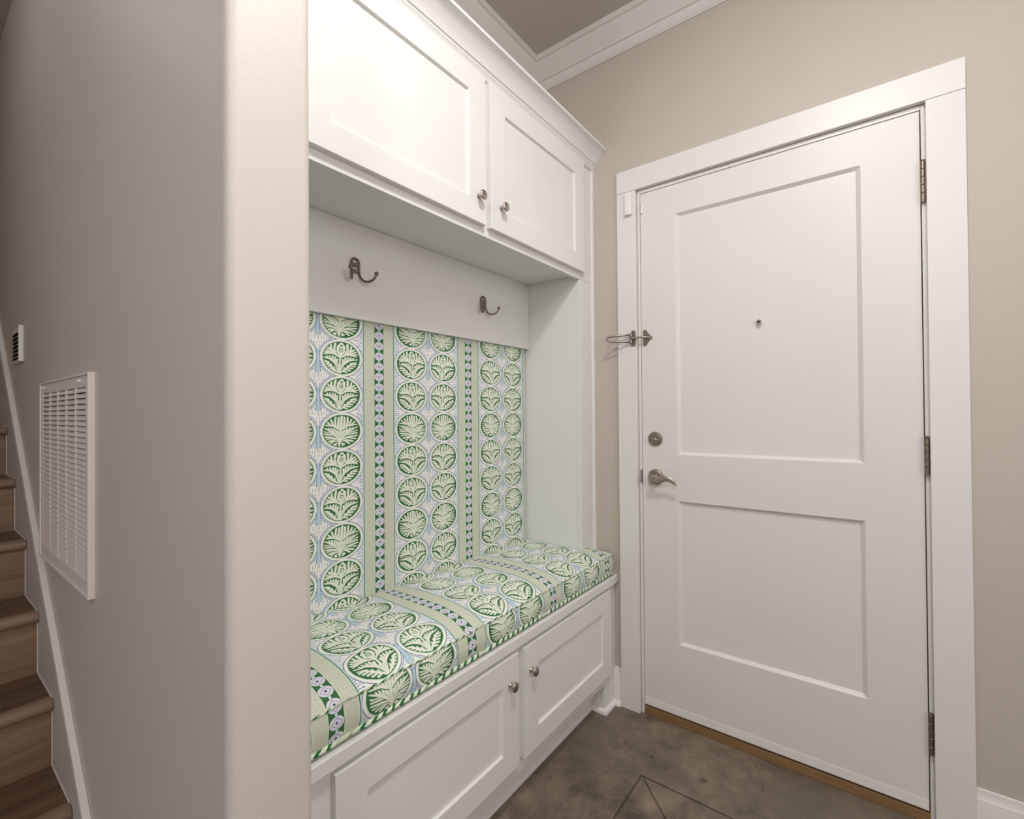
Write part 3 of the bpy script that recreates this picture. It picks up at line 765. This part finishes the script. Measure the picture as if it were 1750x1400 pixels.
# ------------------------------------------------------------------ return air grille
def grille():
    t = tag(emp('air_return_grille', (-.7, YN, 1.12)), 'large white louvred return air grille on the partition above the stair trim', 'vent')
    x0, x1, z0, z1 = -1.058, -.455, .847, 1.386; y = YN; d = .014; fw_ = .034
    fr = []
    fr.append(((x0, y-d, z0), (x0+.006, y, z1))); fr.append(((x1-.006, y-d, z0), (x1, y, z1)))
    fr.append(((x0+.006, y-d, z1-.006), (x1-.006, y, z1))); fr.append(((x0+.006, y-d, z0), (x1-.006, y, z0+.006)))
    mk('rim', *boxes(*fr), 'vent', t, bevel=.001)
    ff = [((x0+.0065, y-d+.003, z0+.0065), (x0+fw_, y-d+.006, z1-.0065)), ((x1-fw_, y-d+.003, z0+.0065), (x1-.0065, y-d+.006, z1-.0065)),
          ((x0+fw_, y-d+.003, z1-fw_), (x1-fw_, y-d+.006, z1-.0065)), ((x0+fw_, y-d+.003, z0+.0065), (x1-fw_, y-d+.006, z0+fw_+.004))]
    mk('frame', *boxes(*ff), 'vent', t)
    mk('backing', *boxes(((x0+.0065, y-.004, z0+.0065), (x1-.0065, y-.001, z1-.0065))), 'dark', t)
    xa, xb_ = x0+fw_, x1-fw_; za, zb_ = z0+fw_+.004, z1-fw_
    for k in range(1, 5):
        xx = xa+(xb_-xa)*k/5; mk('divider', *boxes(((xx-.004, y-d+.002, za), (xx+.004, y-.005, zb_))), 'vent', t)
    N = 34; first = None
    for k in range(N):
        zz = za+(zb_-za)*(k+.5)/N
        if first is None:
            sec = [(y-d+.002, -.0052), (y-d+.0030, -.0062), (y-.006, .0048), (y-.0065, .0060)]
            V, F = loft([[(xa, a, zz+b) for a, b in sec], [(xb_, a, zz+b) for a, b in sec]])
            first = mk('slat', V, F, 'vent', t); zf = zz
        else:
            c_ = first.copy(); COL.objects.link(c_); c_.parent = t; c_.location.z += zz-zf
    for xx in (x0+.06, x1-.09):
        autosmooth(mk('screw', *sphere((xx, y-d+.001, z1-.018), .0045, 6), 'plastic', t), 60)
grille()
def register():
    t = tag(emp('wall_register', (-1.42, YN, 1.54)), 'small white louvred wall register beside the stair trim, left of the large grille', 'vent')
    x0, x1, z0, z1 = -1.69, -1.472, 1.486, 1.620; y = YN; d = .013
    mk('frame', *boxes(((x0, y-d*.5, z0), (x0+.008, y, z1)), ((x1-.010, y-d, z0), (x1, y, z1)), ((x0+.008, y-d*.5, z1-.014), (x1-.010, y, z1)), ((x0+.008, y-d*.5, z0), (x1-.010, y, z0+.014))), 'plastic', t, bevel=.0015)
    mk('backing', *boxes(((x0+.008, y-.003, z0+.014), (x1-.010, y-.001, z1-.014))), 'dark', t)
    first = None
    for k in range(7):
        zz = z0+.014+(z1-z0-.028)*(k+.5)/7
        if first is None:
            sec = [(y-d-.002, -.0046), (y-d-.001, -.006), (y-.004, .004), (y-.0045, .0054)]
            first = mk('slat', *loft([[(x0+.008, a, zz+b) for a, b in sec], [(x1-.010, a, zz+b) for a, b in sec]]), 'plastic', t); zf = zz
        else:
            c_ = first.copy(); COL.objects.link(c_); c_.parent = t; c_.location.z += zz-zf
register()

# ------------------------------------------------------------------ stairs
st = tag(emp('staircase', (-1.5, -2.1, 0)), 'brown wood-plank stairs rising along the partition, at the far left', 'stairs')
RX = [-.705, -.945, -1.180, -1.418, -1.660, -1.885, -2.12, -2.355, -2.59]
Z0 = .037; rise = .2
YS0, YS1 = -2.775, YN-.0015
for k, rx_ in enumerate(RX):
    z0 = (Z0+rise*k) if k else 0.0; z1 = Z0+rise*(k+1)
    mk('riser', *boxes(((rx_-.015, YS0, z0), (rx_, YS1, z1-.030))), 'riser', st)
    if k < len(RX)-1 or True:
        xn = RX[k+1] if k < len(RX)-1 else rx_-.24
        mk('tread', *boxes(((xn-.015, YS0, z1-.030), (rx_-.018, YS1, z1))), 'tread', st)
        prof = [(rx_-.018, z1-.030), (rx_+.014, z1-.030), (rx_+.020, z1-.024), (rx_+.0215, z1-.014), (rx_+.018, z1-.004), (rx_+.010, z1+.001), (rx_-.018, z1+.001)]
        autosmooth(mk('nosing', *loft([[(a, YS0, b) for a, b in prof], [(a, YS1, b) for a, b in prof]]), 'nose', st), 50)
# thin caulk bead where treads and risers meet the wall
cb = []
for k, rx_ in enumerate(RX):
    z0 = (Z0+rise*k) if k else 0.0; z1 = Z0+rise*(k+1)
    cb.append(((rx_-.001, YN-.003, z0), (rx_+.004, YN-.0005, z1-.030)))
    if k < len(RX)-1: cb.append(((RX[k+1]+.0, YN-.003, z1), (rx_-.01, YN-.0005, z1+.004)))
tag(mk('trim_8', *boxes(*cb), 'caulk', loc=(-1, YN, .5)), kind='structure')
# sloping skirt cap on the partition
t_ = .016
def cap():
    # lower edge line L (outer face), upper edge line at the wall
    l0 = (-2.60, 2.114); l1 = (-.30, .1248); u0 = (-2.60, 2.157); u1 = (-.30, .1477)
    V = [(l0[0], YN-t_, l0[1]), (l1[0], YN-t_, l1[1]), (u1[0], YN-t_, u1[1]), (u0[0], YN-t_, u0[1]),
         (l0[0], YN, l0[1]), (l1[0], YN, l1[1]), (u1[0], YN, u1[1]), (u0[0], YN, u0[1])]
    F = [(0, 1, 2, 3), (7, 6, 5, 4), (0, 4, 5, 1), (3, 2, 6, 7), (1, 5, 6, 2), (0, 3, 7, 4)]
    return tag(mk('trim_9', V, F, 'trim', bevel=.002, loc=(-1, YN, .8)), kind='structure')
cap()
